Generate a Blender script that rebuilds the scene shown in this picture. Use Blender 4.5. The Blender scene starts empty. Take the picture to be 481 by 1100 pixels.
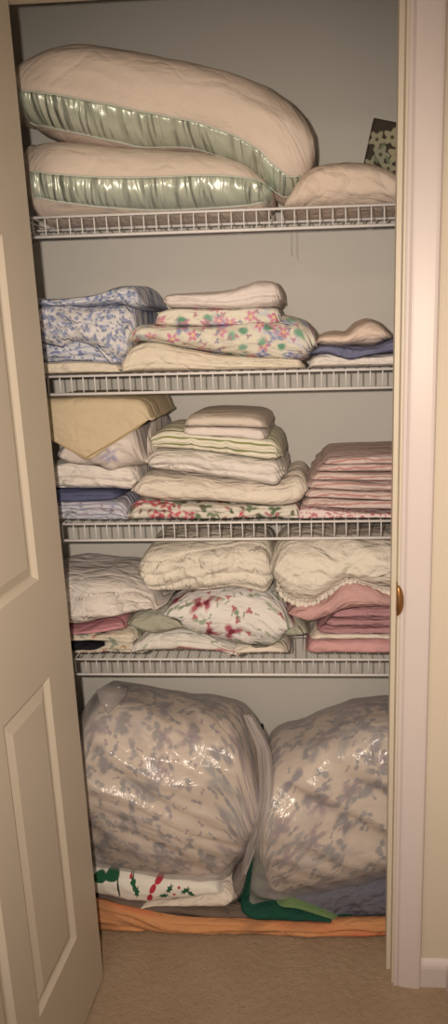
import bpy, bmesh, math, random
from mathutils import Vector, Matrix, noise
PI = math.pi
random.seed(4)
scn = bpy.context.scene
COL = scn.collection

# ------------------------------------------------------------------ camera
CX, CY, CZ = 0.5574, -1.45385, 1.45764
YAW, PITCH, ROLL, FPX, SX, SY = -0.06663, 0.24702, -0.02594, 808.34, 52.94, 18.64
def axes():
    cy, sy, cp, sp = math.cos(YAW), math.sin(YAW), math.cos(PITCH), math.sin(PITCH)
    f = Vector((sy*cp, cy*cp, -sp)); r = Vector((cy, -sy, 0)); u = r.cross(f)
    cr, sr = math.cos(ROLL), math.sin(ROLL)
    return cr*r + sr*u, -sr*r + cr*u, f
RX, UX, FX = axes()
def at(px, py, Y):
    """world point at depth Y seen at a place of the photograph (used to measure sizes)"""
    d = FX + RX*((px-240.5-SX)/FPX) - UX*((py-550-SY)/FPX)
    t = (Y-CY)/d.y
    return Vector((CX, CY, CZ)) + d*t
cam = bpy.data.cameras.new('camera'); co = bpy.data.objects.new('camera', cam); COL.objects.link(co)
m = Matrix((RX, UX, -FX)).transposed().to_4x4(); m.translation = Vector((CX, CY, CZ)); co.matrix_world = m
cam.sensor_fit = 'VERTICAL'; cam.sensor_height = 36.0; cam.lens = FPX/1100*36
cam.shift_x = -SX/1100; cam.shift_y = SY/1100
cam.clip_start = 0.01
scn.camera = co
scn.view_settings.view_transform = 'Standard'; scn.view_settings.look = 'None'
scn.view_settings.gamma = 1; scn.view_settings.use_curve_mapping = False
scn.view_settings.exposure = 0.0

# ------------------------------------------------------------------ node helpers
def srgb(c):
    return tuple(((v/255)/12.92 if v/255 <= .04045 else ((v/255+.055)/1.055)**2.4) for v in c) + (1,)
class NT:
    def __init__(s, name):
        s.m = bpy.data.materials.new(name); s.m.use_nodes = True
        s.t = s.m.node_tree; s.n = s.t.nodes; s.l = s.t.links
        s.b = s.n['Principled BSDF']; s.out = s.n['Material Output']
    def new(s, k, **kw):
        n = s.n.new(k)
        for a, v in kw.items(): setattr(n, a, v)
        return n
    def put(s, sock, v):
        if isinstance(v, bpy.types.NodeSocket): s.l.new(v, sock)
        elif v is not None: sock.default_value = v
    def math(s, op, a, b=None, c=None, clamp=False):
        n = s.new('ShaderNodeMath', operation=op, use_clamp=clamp)
        s.put(n.inputs[0], a); s.put(n.inputs[1], b); s.put(n.inputs[2], c)
        return n.outputs[0]
    def vmath(s, op, a, b=None):
        n = s.new('ShaderNodeVectorMath', operation=op)
        s.put(n.inputs[0], a)
        if b is not None: s.put(n.inputs[1], b)
        return n.outputs[0]
    def mix(s, f, a, b):
        n = s.new('ShaderNodeMix', data_type='RGBA')
        s.put(n.inputs[0], f); s.put(n.inputs[6], a); s.put(n.inputs[7], b)
        return n.outputs[2]
    def uv(s, name='uv'):
        return s.new('ShaderNodeUVMap', uv_map=name).outputs[0]
    def noise(s, vec, scale, detail=3, rough=.5):
        n = s.new('ShaderNodeTexNoise'); s.put(n.inputs['Vector'], vec)
        n.inputs['Scale'].default_value = scale; n.inputs['Detail'].default_value = detail
        n.inputs['Roughness'].default_value = rough
        return n
    def map(s, vec, scale=(1,1,1), rot=0, loc=(0,0,0)):
        n = s.new('ShaderNodeMapping'); s.put(n.inputs['Vector'], vec)
        n.inputs['Scale'].default_value = scale; n.inputs['Rotation'].default_value = (0,0,rot)
        n.inputs['Location'].default_value = loc
        return n.outputs[0]
    def bump(s, h, strength=.3, dist=.002, prev=None):
        n = s.new('ShaderNodeBump'); n.inputs['Strength'].default_value = strength
        n.inputs['Distance'].default_value = dist; s.put(n.inputs['Height'], h)
        if prev is not None: s.l.new(prev, n.inputs['Normal'])
        return n.outputs[0]
    def flower(s, base, vec, scale, col, size=.35, petals=5, prob=.7, col2=None, core=None, lobes=.35, seed=0, soft=14):
        v = s.map(vec, loc=(seed*1.37, seed*.73, 0))
        vo = s.new('ShaderNodeTexVoronoi', voronoi_dimensions='2D')
        vo.inputs['Scale'].default_value = scale; vo.inputs['Randomness'].default_value = .85
        s.l.new(v, vo.inputs['Vector'])
        d = s.vmath('SUBTRACT', v, vo.outputs['Position'])
        sp = s.new('ShaderNodeSeparateXYZ'); s.l.new(d, sp.inputs[0])
        sc = s.new('ShaderNodeSeparateColor'); s.l.new(vo.outputs['Color'], sc.inputs[0])
        ang = s.math('ADD', s.math('ARCTAN2', sp.outputs[1], sp.outputs[0]), s.math('MULTIPLY', sc.outputs[0], 6.28))
        rad = s.math('MULTIPLY_ADD', s.math('COSINE', s.math('MULTIPLY', ang, petals)), lobes, 1-lobes)
        nz = s.noise(vec, scale*3.5, 2)
        R = s.math('MULTIPLY', s.math('MULTIPLY', rad, size), s.math('MULTIPLY_ADD', nz.outputs['Fac'], 1.0, .5))
        diff = s.math('SUBTRACT', R, vo.outputs['Distance'])
        on = s.math('LESS_THAN', sc.outputs[1], prob)
        mask = s.math('MULTIPLY', s.math('MULTIPLY', diff, soft, clamp=True), on)
        c = col if col2 is None else s.mix(sc.outputs[2], col, col2)
        out = s.mix(mask, base, c)
        if core is not None:
            cm = s.math('MULTIPLY', s.math('MULTIPLY', s.math('SUBTRACT', size*.3, vo.outputs['Distance']), 20, clamp=True), on)
            out = s.mix(cm, out, core)
        return out
    def ellipse(s, base, vec, cx, cy, rx, ry, rot, col, petals=0):
        v = s.vmath('SUBTRACT', vec, (cx, cy, 0))
        v = s.map(v, rot=-rot)
        v = s.vmath('MULTIPLY', v, (1/rx, 1/ry, 0))
        ln = s.new('ShaderNodeVectorMath', operation='LENGTH'); s.l.new(v, ln.inputs[0])
        L = ln.outputs['Value']
        if petals:
            sp = s.new('ShaderNodeSeparateXYZ'); s.l.new(v, sp.inputs[0])
            a = s.math('ARCTAN2', sp.outputs[1], sp.outputs[0])
            L = s.math('MULTIPLY_ADD', s.math('COSINE', s.math('MULTIPLY', a, petals)), .25, L)
        return s.mix(s.math('MULTIPLY', s.math('SUBTRACT', 1.0, L), 6, clamp=True), base, col)
    def stripes(s, base, vec, period, width, col, axis=1, tilt=0.0, wob=.0, soft=12, off=0.0):
        sp = s.new('ShaderNodeSeparateXYZ'); s.l.new(vec, sp.inputs[0])
        a, b = sp.outputs[axis], sp.outputs[1-axis]
        q = s.math('ADD', a, s.math('MULTIPLY', b, tilt))
        if wob: q = s.math('MULTIPLY_ADD', s.noise(vec, 9, 2).outputs['Fac'], wob, q)
        f = s.math('FRACT', s.math('ADD', s.math('DIVIDE', q, period), off+50))
        tri = s.math('ABSOLUTE', s.math('SUBTRACT', f, .5))
        return s.mix(s.math('MULTIPLY', s.math('SUBTRACT', width/2, tri), soft, clamp=True), base, col)
    def finish(s, color, rough=.85, sheen=.0, bump=None, spec=.3):
        s.put(s.b.inputs['Base Color'], color); s.b.inputs['Roughness'].default_value = rough
        s.b.inputs['Specular IOR Level'].default_value = spec
        if sheen: s.b.inputs['Sheen Weight'].default_value = sheen
        if bump is not None: s.l.new(bump, s.b.inputs['Normal'])
        return s.m

def cloth(name, base, fn=None, rough=.9, wr=.5, mott=.06, wscale=(14, 30)):
    """cotton: base colour, optional print, crumpled relief"""
    t = NT(name); uv = t.uv()
    b = S(*base); nz = t.noise(uv, 6, 4)
    dark = tuple(c*(1-mott*3) for c in b[:3]) + (1,)
    c = t.mix(nz.outputs['Fac'], dark, b)
    if fn: c = fn(t, uv, c)
    w1 = t.noise(t.map(uv, (wscale[0], wscale[1], 1)), 1.0, 5, .55); w1.inputs['Distortion'].default_value = .6
    w2 = t.noise(uv, 900, 1)
    bp = t.bump(w1.outputs['Fac'], min(1, wr*1.2), .018)
    if wr > .3:
        dv = t.vmath('ADD', t.map(uv, (9, 15, 1)), t.vmath('SCALE' if False else 'MULTIPLY', t.noise(uv, 11, 3).outputs['Color'], (1.3, 1.3, 0)))
        vo = t.new('ShaderNodeTexVoronoi', voronoi_dimensions='2D', feature='DISTANCE_TO_EDGE'); t.l.new(dv, vo.inputs['Vector']); vo.inputs['Scale'].default_value = 1.0
        cr = t.math('MINIMUM', vo.outputs['Distance'], .16)
        bp = t.bump(cr, min(1, wr), .020, bp)
    bp = t.bump(w2.outputs['Fac'], .15, .0008, bp)
    return t.finish(c, rough, .0, bp, .2)
def S(r, g, b):
    c = srgb((r, g, b)); g_ = (c[0]*.3+c[1]*.5+c[2]*.2)
    return tuple(min(.92, (v*.84+g_*.16)*k) for v, k in zip(c[:3], (.94, .99, 1.10))) + (1,)

# ------------------------------------------------------------------ object helpers
def obj(name, verts, faces, mat, parent=None, smooth=True, uvs=None, origin=None, sharp=None):
    me = bpy.data.meshes.new(name)
    if parent is None and origin is None:
        xs = [v[0] for v in verts]; ys = [v[1] for v in verts]; zs = [v[2] for v in verts]
        origin = Vector(((min(xs)+max(xs))/2, (min(ys)+max(ys))/2, min(zs)))
    elif origin is None: origin = Vector((0,0,0))
    if parent is not None: origin = parent.location.copy()
    me.from_pydata([tuple(Vector(v)-origin) for v in verts], [], faces)
    if uvs:
        for k, arr in uvs.items():
            lay = me.uv_layers.new(name=k)
            for lp in me.loops: lay.data[lp.index].uv = arr[lp.vertex_index]
    me.materials.append(mat)
    bm = bmesh.new(); bm.from_mesh(me)
    bmesh.ops.recalc_face_normals(bm, faces=bm.faces)
    bm.to_mesh(me); bm.free()
    for p in me.polygons: p.use_smooth = smooth
    o = bpy.data.objects.new(name, me); COL.objects.link(o)
    if parent is None: o.location = origin
    else: o.parent = parent
    return o
def tag(o, label, cat, group=None):
    o['label'] = label; o['category'] = cat
    if group: o['group'] = group
    return o
def empty(name, loc):
    o = bpy.data.objects.new(name, None); COL.objects.link(o); o.location = loc; o.empty_display_size = .05
    return o
def struct(name, vf, mat, smooth=False):
    o = obj(name, vf[0], vf[1], mat, smooth=smooth); o['kind'] = 'structure'; return o
def box(x0, x1, y0, y1, z0, z1):
    v = [(x0,y0,z0),(x1,y0,z0),(x1,y1,z0),(x0,y1,z0),(x0,y0,z1),(x1,y0,z1),(x1,y1,z1),(x0,y1,z1)]
    return v, [(0,3,2,1),(4,5,6,7),(0,1,5,4),(1,2,6,5),(2,3,7,6),(3,0,4,7)]
def join(*vfs):
    V, F = [], []
    for v, f in vfs:
        n = len(V); V += list(v); F += [tuple(i+n for i in q) for q in f]
    return V, F
def tube(p, q, r, k=8):
    p, q = Vector(p), Vector(q); d = (q-p).normalized()
    a = d.orthogonal().normalized(); b = d.cross(a)
    V = []
    for c in (p, q):
        for i in range(k):
            t = 2*PI*i/k; V.append(c + a*math.cos(t)*r + b*math.sin(t)*r)
    F = [(i, (i+1) % k, k+(i+1) % k, k+i) for i in range(k)]
    F += [tuple(range(k-1, -1, -1)), tuple(range(k, 2*k))]
    return V, F
def polytube(pts, r, k=6):
    V, F = [], []
    pts = [Vector(p) for p in pts]; n = len(pts); a = None
    for i, c in enumerate(pts):
        d = (pts[min(i+1, n-1)] - pts[max(i-1, 0)]).normalized()
        a = (a - d*a.dot(d)).normalized() if a else d.orthogonal().normalized()
        b = d.cross(a)
        for j in range(k):
            t = 2*PI*j/k; V.append(c + a*math.cos(t)*r + b*math.sin(t)*r)
    for i in range(n-1):
        for j in range(k):
            F.append((i*k+j, i*k+(j+1) % k, (i+1)*k+(j+1) % k, (i+1)*k+j))
    F += [tuple(range(k-1, -1, -1)), tuple(range((n-1)*k, n*k))]
    return V, F
def extrude_profile(prof, axis, a, b):
    """closed 2-D profile swept straight along an axis; prof gives the two other coordinates"""
    V = []
    for c in (a, b):
        for p, q in prof:
            V.append({'z': (p, q, c), 'x': (c, p, q), 'y': (p, c, q)}[axis])
    n = len(prof)
    F = [(i, (i+1) % n, n+(i+1) % n, n+i) for i in range(n)]
    F += [tuple(range(n-1, -1, -1)), tuple(range(n, 2*n))]
    return V, F

def nz(x, y, z=0.0): return noise.noise(Vector((x, y, z)))
def ridge(x, y, z=0.0):
    return (1-abs(nz(x, y, z))*2.2) * .6 + (1-abs(nz(x*2.1+5, y*2.1, z))*2.2) * .3 - .50

def curve_fn(pts, Y, sm=2):
    P = sorted([(at(px, py, Y).x, at(px, py, Y).z) for px, py in pts])
    xs = [p[0] for p in P]; zs = [p[1] for p in P]
    def f(x):
        if x <= xs[0]: return zs[0]
        if x >= xs[-1]: return zs[-1]
        for i in range(len(xs)-1):
            if x <= xs[i+1]:
                t = (x-xs[i])/max(1e-6, xs[i+1]-xs[i])
                # catmull tangents (limited)
                def sl(j):
                    if j <= 0 or j >= len(xs)-1: return 0
                    return (zs[j+1]-zs[j-1])/max(1e-6, xs[j+1]-xs[j-1])
                h = xs[i+1]-xs[i]; m0, m1 = sl(i)*h*.8, sl(i+1)*h*.8
                t2, t3 = t*t, t*t*t
                return (2*t3-3*t2+1)*zs[i] + (t3-2*t2+t)*m0 + (-2*t3+3*t2)*zs[i+1] + (t3-t2)*m1
    return f, xs[0], xs[-1]

class Bolster:
    """a closed soft body: cross-sections in depth and height strung along x"""
    def __init__(s, top, bot, y0, y1, e=4.0, rx=.03, ky=.3, kz=.5, yt=None, zmin=None, layers=0, la=.006,
                 wr=.006, wf=(9, 14), seed=0, step=.0035, out=0.0, twist=0.0, yb=None, lw=.25):
        s.ft, a0, a1 = curve_fn(top, y0+.02 if yt is None else yt)
        s.fb, b0, b1 = curve_fn(bot, y0+.01 if yb is None else yb)
        s.x0, s.x1 = min(a0, b0)-out, max(a1, b1)+out
        s.y0, s.y1, s.e, s.rx, s.ky, s.kz, s.zmin = y0, y1, e, rx, ky, kz, zmin
        s.layers, s.la, s.wr, s.wf, s.seed, s.step, s.out, s.tw, s.lw = layers, la, wr, wf, seed*7.31, step, out, twist, lw
    def dims(s, x):
        zt, zb = s.ft(x)+s.out, s.fb(x)-s.out
        if s.zmin is not None: zb = max(zb, s.zmin); zt = max(zt, zb+.004)
        if zt < zb+.004: zt = zb+.004
        d = min(x-s.x0, s.x1-x)/s.rx
        k = math.sqrt(max(0, 1-(1-min(1, max(0, d)))**2)) if d < 1 else 1
        D = (s.y1-s.y0+2*s.out)*(1-s.ky*(1-k)); H = (zt-zb)
        zc = (zt+zb)/2
        if s.zmin is not None and s.fb(x) <= s.zmin+.01: zc = zb + H*(1-(1-s.kz)*(1-k))/2   # keeps the base on the shelf
        H *= (1-(1-s.kz)*(1-k))
        return zc, max(H, .003), (s.y0+s.y1)/2 + s.tw*(x-s.x0), max(D, .004)
    def front_y(s, x, z):
        zc, H, yc, D = s.dims(x)
        q = min(1, abs(z-zc)/(H/2))
        return yc - D/2*(1-q**s.e)**(1/s.e)
    def pt(s, x, c, sn):
        """c,sn: unit superellipse coordinates (-1 = front, +1 = top)"""
        zc, H, yc, D = s.dims(x)
        y, z = yc + c*D/2, zc + sn*H/2
        fr = max(0, -c)**2
        sd = s.seed
        if s.layers:
            v = (sn+1)/2 + nz(x*5, sd)*s.lw/s.layers + nz(x*14, sd+4)*s.lw*.4/s.layers
            cr = 1-abs(math.sin(PI*s.layers*v))**.45
            y += s.la*cr*fr*2 + s.la*.9*nz(math.floor(s.layers*v)*3.7, x*4, sd)*fr
        w = s.wr*1.35
        if w:
            n = nz(x*s.wf[0], z*s.wf[1], sd)*1.2 + ridge(x*s.wf[0]*1.6+z*8, z*s.wf[1]*1.3, sd)*.8
            n2 = nz(x*s.wf[0]*.8, y*7, sd+9) + .5*ridge(x*s.wf[0]*1.4, y*9+x*5, sd+3)
            y -= w*n*fr
            if sn > 0: z += w*n2*.5*min(1, sn*1.2)*min(1, H/.05)
        if s.zmin is not None: z = max(z, s.zmin)
        return (x, y, z)
    def section(s):
        xm = (s.x0+s.x1)/2; zc, H, yc, D = s.dims(xm)
        H = max(H, max(s.dims(s.x0+(s.x1-s.x0)*k/6)[1] for k in range(1, 6)))
        dense = []
        N = 4000
        for i in range(N):
            a = 2*PI*i/N; c, sn = math.cos(a), math.sin(a)
            c = math.copysign(abs(c)**(2/s.e), c); sn = math.copysign(abs(sn)**(2/s.e), sn)
            dense.append((c, sn))
        out = [dense[0]]; acc = 0
        for i in range(1, N):
            p, q = dense[i-1], dense[i]
            acc += math.hypot((q[0]-p[0])*D/2, (q[1]-p[1])*H/2)
            if acc >= (s.step if q[0] < -.72 or (q[0] < .0 and q[1] > .8) else s.step*4):
                out.append(q); acc = 0
        return out
    def build(s, name, mat, parent=None, hi=1.0):
        sec = s.section(); n = len(sec)
        nx = max(12, int((s.x1-s.x0)/(s.step*hi)))
        V, U, XZ = [], [], []
        xs = []
        for i in range(nx+1):
            t = i/nx; xs.append(s.x0+(s.x1-s.x0)*t)
        # finer spacing close to the ends
        eps = [s.rx*k for k in (.02, .08, .2, .4)]
        xs = sorted(set([s.x0+1e-5, s.x1-1e-5] + xs[1:-1] + [s.x0+q for q in eps] + [s.x1-q for q in eps]))
        for x in xs:
            acc = 0; prev = None
            for c, sn in sec:
                p = s.pt(x, c, sn)
                if prev: acc += math.hypot(p[1]-prev[1], p[2]-prev[2])
                prev = p
                V.append(p); U.append((x, acc)); XZ.append((x, p[2]))
        F = []
        m_ = len(xs)
        for i in range(m_-1):
            for j in range(n):
                F.append((i*n+j, i*n+(j+1) % n, (i+1)*n+(j+1) % n, (i+1)*n+j))
        for i in (0, m_-1):
            c = sum((Vector(V[i*n+j]) for j in range(n)), Vector())/n
            k = len(V); V.append(tuple(c)); U.append((c.x, U[i*n+n//2][1])); XZ.append((c.x, c.z))
            for j in range(n): F.append((i*n+j, i*n+(j+1) % n, k))
        return obj(name, V, F, mat, parent, uvs={'uv': U, 'xz': XZ})

def drape(name, top, bot, y0, y1, mat, yt=None, r=.03, wr=.005, seed=0, th=.004, parent=None, back=None, flare=.0, waves=7):
    """a folded cloth hanging over the front of a stack, its hem cut to a line"""
    ft, a0, a1 = curve_fn(top, y0+.015); fb, b0, b1 = curve_fn(bot, y0)
    x0, x1 = min(a0, b0), max(a1, b1)
    nx = int((x1-x0)/.0035); V, U, XZ = [], [], []
    nb, nr, nf = 10, 9, 26
    sd = seed*3.3
    def surf(x, k):
        zt, zb = ft(x), min(fb(x), ft(x)-.006); h = zt-zb; rr = min(r, h*.8)
        if k < nb:
            y = y1 + (y0+rr-y1)*k/nb; z = zt + .35*wr*nz(x*12, y*12, sd)
        elif k < nb+nr:
            a = (k-nb)/nr*PI/2; y = y0+rr-rr*math.sin(a); z = zt-rr+rr*math.cos(a)
        else:
            t = (k-nb-nr)/nf; y = y0 - flare*t; z = zt-rr-(h-rr)*t
        fr = max(0, (k-nb)/(nr+nf))**.6 if k > nb else 0
        y -= wr*fr*(nz(x*waves, z*waves*.8, sd)*1.5 + ridge(x*waves*2+z*9, z*8, sd)*.8)
        return (x, y, z)
    K = nb+nr+nf+1
    for sgn in (0, 1):
        for i in range(nx+1):
            x = x0+(x1-x0)*i/nx; acc = 0; pv = None
            for k in range(K):
                p = surf(x, k)
                if sgn: # inner side of the cloth
                    if k < nb: p = (p[0], p[1], p[2]-th)
                    elif k < nb+nr:
                        a = (k-nb)/nr*PI/2; p = (p[0], p[1]+th*math.sin(a), p[2]-th*math.cos(a))
                    else: p = (p[0], p[1]+th, p[2])
                if pv: acc += math.hypot(p[1]-pv[1], p[2]-pv[2])
                pv = p; V.append(p); U.append((x, -acc)); XZ.append((x, p[2]))
    F = []; off = (nx+1)*K
    for i in range(nx):
        for k in range(K-1):
            a, b, c, d = i*K+k, i*K+k+1, (i+1)*K+k+1, (i+1)*K+k
            F.append((a, b, c, d)); F.append((off+d, off+c, off+b, off+a))
        for k in (0, K-1): F.append((i*K+k, (i+1)*K+k, off+(i+1)*K+k, off+i*K+k))
    for i in (0, nx):
        for k in range(K-1): F.append((i*K+k, i*K+k+1, off+i*K+k+1, off+i*K+k))
    return obj(name, V, F, mat, parent, uvs={'uv': U, 'xz': XZ})

# ------------------------------------------------------------------ materials of the setting
def paint(name, c, rough=.5, bscale=60, bs=.08, spec=.4):
    t = NT(name); tc = t.new('ShaderNodeTexCoord').outputs['Object']
    n = t.noise(tc, bscale, 3); n2 = t.noise(tc, 3, 2)
    b = S(*c); c2 = tuple(v*.93 for v in b[:3])+(1,)
    return t.finish(t.mix(n2.outputs['Fac'], c2, b), rough, 0, t.bump(n.outputs['Fac'], bs, .002), spec)
M_wall = paint('closet_paint', (214, 208, 194), .75, 220, .25, .2)
M_room = paint('room_paint', (222, 205, 178), .75, 220, .2, .2)
M_trim = paint('white_gloss_paint', (222, 205, 196), .4, 30, .04)
M_jamb = paint('cream_jamb_paint', (222, 206, 178), .4, 30, .04)
M_door = paint('door_paint', (205, 190, 165), .42, 90, .05)
M_wire = paint('white_vinyl_coat', (232, 226, 220), .35, 30, .02)
def carpet():
    t = NT('beige_carpet'); tc = t.new('ShaderNodeTexCoord').outputs['Object']
    n = t.noise(tc, 350, 3, .7); n2 = t.noise(tc, 9, 4); n3 = t.noise(tc, 60, 3)
    c = t.mix(n2.outputs['Fac'], S(184, 152, 114), S(218, 188, 150))
    c = t.mix(t.math('MULTIPLY', n3.outputs['Fac'], .5), c, S(172, 140, 106))
    c = t.mix(t.math('MULTIPLY', n.outputs['Fac'], .35), c, S(150, 124, 98))
    bp = t.bump(n.outputs['Fac'], .8, .006); bp = t.bump(n3.outputs['Fac'], .35, .012, bp)
    return t.finish(c, .95, .0, bp, .1)
M_carpet = carpet()
def metal(name, c, r=.35):
    t = NT(name); t.b.inputs['Metallic'].default_value = 1.0
    n = t.noise(t.new('ShaderNodeTexCoord').outputs['Object'], 80, 2)
    return t.finish(t.mix(n.outputs['Fac'], S(*c), tuple(v*.8 for v in S(*c)[:3])+(1,)), r, 0, None, .5)
M_brass = metal('aged_brass', (196, 140, 70))

# ------------------------------------------------------------------ room shell
XL, XR = -.020, .7085         # jamb faces
ZH = 2.07; WT = .10           # head, wall thickness
IX0, IX1, YB = -.24, .91, .460
struct('floor', box(-1.6, 1.05, -2.2, YB, -.05, 0), M_carpet)
struct('wall_back', box(IX0-.1, IX1+.1, YB, YB+.1, 0, 2.6), M_wall)
struct('wall_closet_left', box(IX0-.1, IX0, WT, YB, 0, 2.6), M_wall)
struct('wall_closet_right', box(IX1, IX1+.1, WT, YB, 0, 2.6), M_wall)
struct('ceiling', box(-1.6, 1.05, -2.2, YB+.1, 2.44, 2.5), M_room)
fl = join(box(-1.6, XL-.02, 0, WT, 0, 2.44), box(XR+.02, 1.05, 0, WT, 0, 2.44), box(XL-.02, XR+.02, 0, WT, ZH+.02, 2.44))
struct('wall_front', fl, M_room)
struct('wall_right', box(.843, .95, -2.2, 0, 0, 2.44), M_room)
# jamb lining with a door stop
def jamb(xa, xb, sx):
    st = xa if sx > 0 else xb
    return box(xa, xb, -.002, WT+.002, 0, ZH)
struct('trim_1', box(XL-.02, XL, -.002, WT+.002, 0, ZH+.02), M_jamb)
struct('trim_2', join(box(XR, XR+.02, -.002, WT+.002, 0, ZH+.02), box(XR-.009, XR, .037, .07, 0, ZH)), M_jamb)
struct('trim_3', join(box(XL, XR, -.002, WT+.002, ZH, ZH+.02), box(XL, XR-.009, .037, .07, ZH-.009, ZH)), M_jamb)
# moulded casing
def casing_prof(w=.060):
    # (across, height off wall)
    return [(0,0),(0,.008),(.003,.010),(.007,.010),(.009,.0075),(.012,.0115),(.016,.0125),(.022,.0135),(.040,.0165),(.052,.018),(.057,.0175),(w,.015),(w,0)]
def casing_vert(xin, s):
    pr = [(xin+s*a, -b) for a, b in casing_prof()]
    return extrude_profile(pr, 'z', 0, ZH+.065)
struct('trim_4', casing_vert(XR+.004, 1), M_trim)
struct('trim_5', casing_vert(XL-.004, -1), M_trim)
struct('trim_6', extrude_profile([(-b, ZH+.004+a) for a, b in casing_prof()], 'x', XL-.004, XR+.004), M_trim)
bb = [(0,0),(-.012,0),(-.012,.050),(-.010,.058),(-.006,.064),(0,.070)]
struct('baseboard_front', extrude_profile(bb, 'x', XR+.064, .843), M_trim)
struct('baseboard_right', extrude_profile([(.843+a, b) for a, b in bb], 'y', -2.2, -.012), M_trim)

# strike plate on the jamb edge
a = at(431, 627, -.003); b = at(431, 660, -.003)
zc = (a.z+b.z)/2; hz = abs(a.z-b.z)/2
V = []; F = []
n = 24
prof = []
for i in range(n+1):
    t = -PI/2+PI*i/n; prof.append((math.cos(t), math.sin(t)))
plate = []
for dx, sc in ((0, 1), (-.0022, .93)):
    for c, s_ in prof: plate.append((XR+dx*1.0, .012-.0245*c*sc if True else 0, zc+hz*s_*sc))
F = [(i, i+1, n+1+i+1, n+1+i) for i in range(n)] + [tuple(range(n, -1, -1)), tuple(range(n+1, 2*n+2)), (0, n+1, 2*n+1, n)]
sp = obj('strike_plate', plate, F, M_brass, smooth=False)
tag(sp, 'curved brass strike plate set into the right door jamb', 'strike plate')
lip = []
for i in range(n+1):
    t = -PI/2+PI*i/n
    for k in range(7):
        u = k/6; lip.append((XR-.002+.012*u*u*math.cos(t), -.0095-.0075*math.cos(t)*1-.003*math.sin(u*PI), zc+hz*.96*math.sin(t)))
F = [(i*7+k, i*7+k+1, (i+1)*7+k+1, (i+1)*7+k) for i in range(n) for k in range(6)]
lp = obj('lip', lip, F, M_brass, sp)
md = lp.modifiers.new('s', 'SOLIDIFY'); md.thickness = .0012

# ------------------------------------------------------------------ the six-panel door, swung open at the left
TH = .0488
DW = .705; DT = .035; DH = 2.045
dr = empty('door_1', (.033, -.02, 0)); dr['kind'] = 'structure'
def door_leaf():
    cols = [(.120, .315), (.395, .590)]
    rows = [(.230, .835), (1.032, 1.640), (1.745, 1.935)]
    xs = [0, .120, .315, .395, .590, DW]; zs = [.012, .230, .835, 1.032, 1.640, 1.745, 1.935, DH]
    V, F = [], []
    prof = [(0, 0), (.004, .0035), (.009, .0085), (.013, .0095), (.016, .0085), (.034, .0025), (.037, .0025)]
    for side in (0, 1):
        def P(s_, d, z): return (s_, d if side == 0 else DT-d, z)
        for i in range(5):
            for j in range(7):
                a, b, c, d = xs[i], xs[i+1], zs[j], zs[j+1]
                ispanel = (a, b) in cols and (c, d) in rows
                if not ispanel:
                    k = len(V); V += [P(a,0,c), P(b,0,c), P(b,0,d), P(a,0,d)]; F.append((k,k+1,k+2,k+3))
                else:
                    k0 = None
                    for o_, dep in prof:
                        k = len(V); V += [P(a+o_,dep,c+o_), P(b-o_,dep,c+o_), P(b-o_,dep,d-o_), P(a+o_,dep,d-o_)]
                        if k0 is not None:
                            for q in range(4): F.append((k0+q, k0+(q+1) % 4, k+(q+1) % 4, k+q))
                        k0 = k
                    F.append((k0,k0+1,k0+2,k0+3))
    k = len(V); z0, z1 = zs[0], zs[-1]
    V += [(0,0,z0),(DW,0,z0),(DW,0,z1),(0,0,z1),(0,DT,z0),(DW,DT,z0),(DW,DT,z1),(0,DT,z1)]
    F += [(k,k+1,k+5,k+4),(k+2,k+3,k+7,k+6),(k+1,k+2,k+6,k+5),(k+3,k,k+4,k+7)]
    return V, F
def to_door(V):
    # s runs from the hinge edge to the free edge, d into the thickness (to the left)
    ux, uy = -math.sin(TH), -math.cos(TH)
    nx_, ny_ = -math.cos(TH), math.sin(TH)
    return [(.033+s_*ux+d*nx_, -.02+s_*uy+d*ny_, z) for s_, d, z in V]
V, F = door_leaf()
leaf = obj('leaf', to_door(V), F, M_door, dr, smooth=False)
bm = bmesh.new(); bm.from_mesh(leaf.data); bmesh.ops.remove_doubles(bm, verts=bm.verts, dist=1e-5)
bmesh.ops.recalc_face_normals(bm, faces=bm.faces); bm.to_mesh(leaf.data); bm.free()
# knob at the free edge (both sides) and hinges
def lathe(prof, c, ax, k=20):
    ax = Vector(ax).normalized(); a = ax.orthogonal().normalized(); b = ax.cross(a); V, F = [], []
    for r, h in prof:
        for i in range(k):
            t = 2*PI*i/k; V.append(Vector(c)+ax*h+a*r*math.cos(t)+b*r*math.sin(t))
    for j in range(len(prof)-1):
        for i in range(k): F.append((j*k+i, j*k+(i+1) % k, (j+1)*k+(i+1) % k, (j+1)*k+i))
    F += [tuple(range(k-1, -1, -1)), tuple(range((len(prof)-1)*k, len(prof)*k))]
    return V, F
kp = [(.030,0),(.030,.004),(.012,.008),(.011,.028),(.024,.036),(.027,.048),(.022,.058),(.006,.062)]
for d, sg in ((0, -1), (DT, 1)):
    c = Vector(to_door([(DW-.065, d, .94)])[0]); n_ = Vector((-math.cos(TH), math.sin(TH), 0))*sg
    V, F = lathe(kp, c, n_); obj('door_knob', V, F, M_brass, dr)

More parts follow.
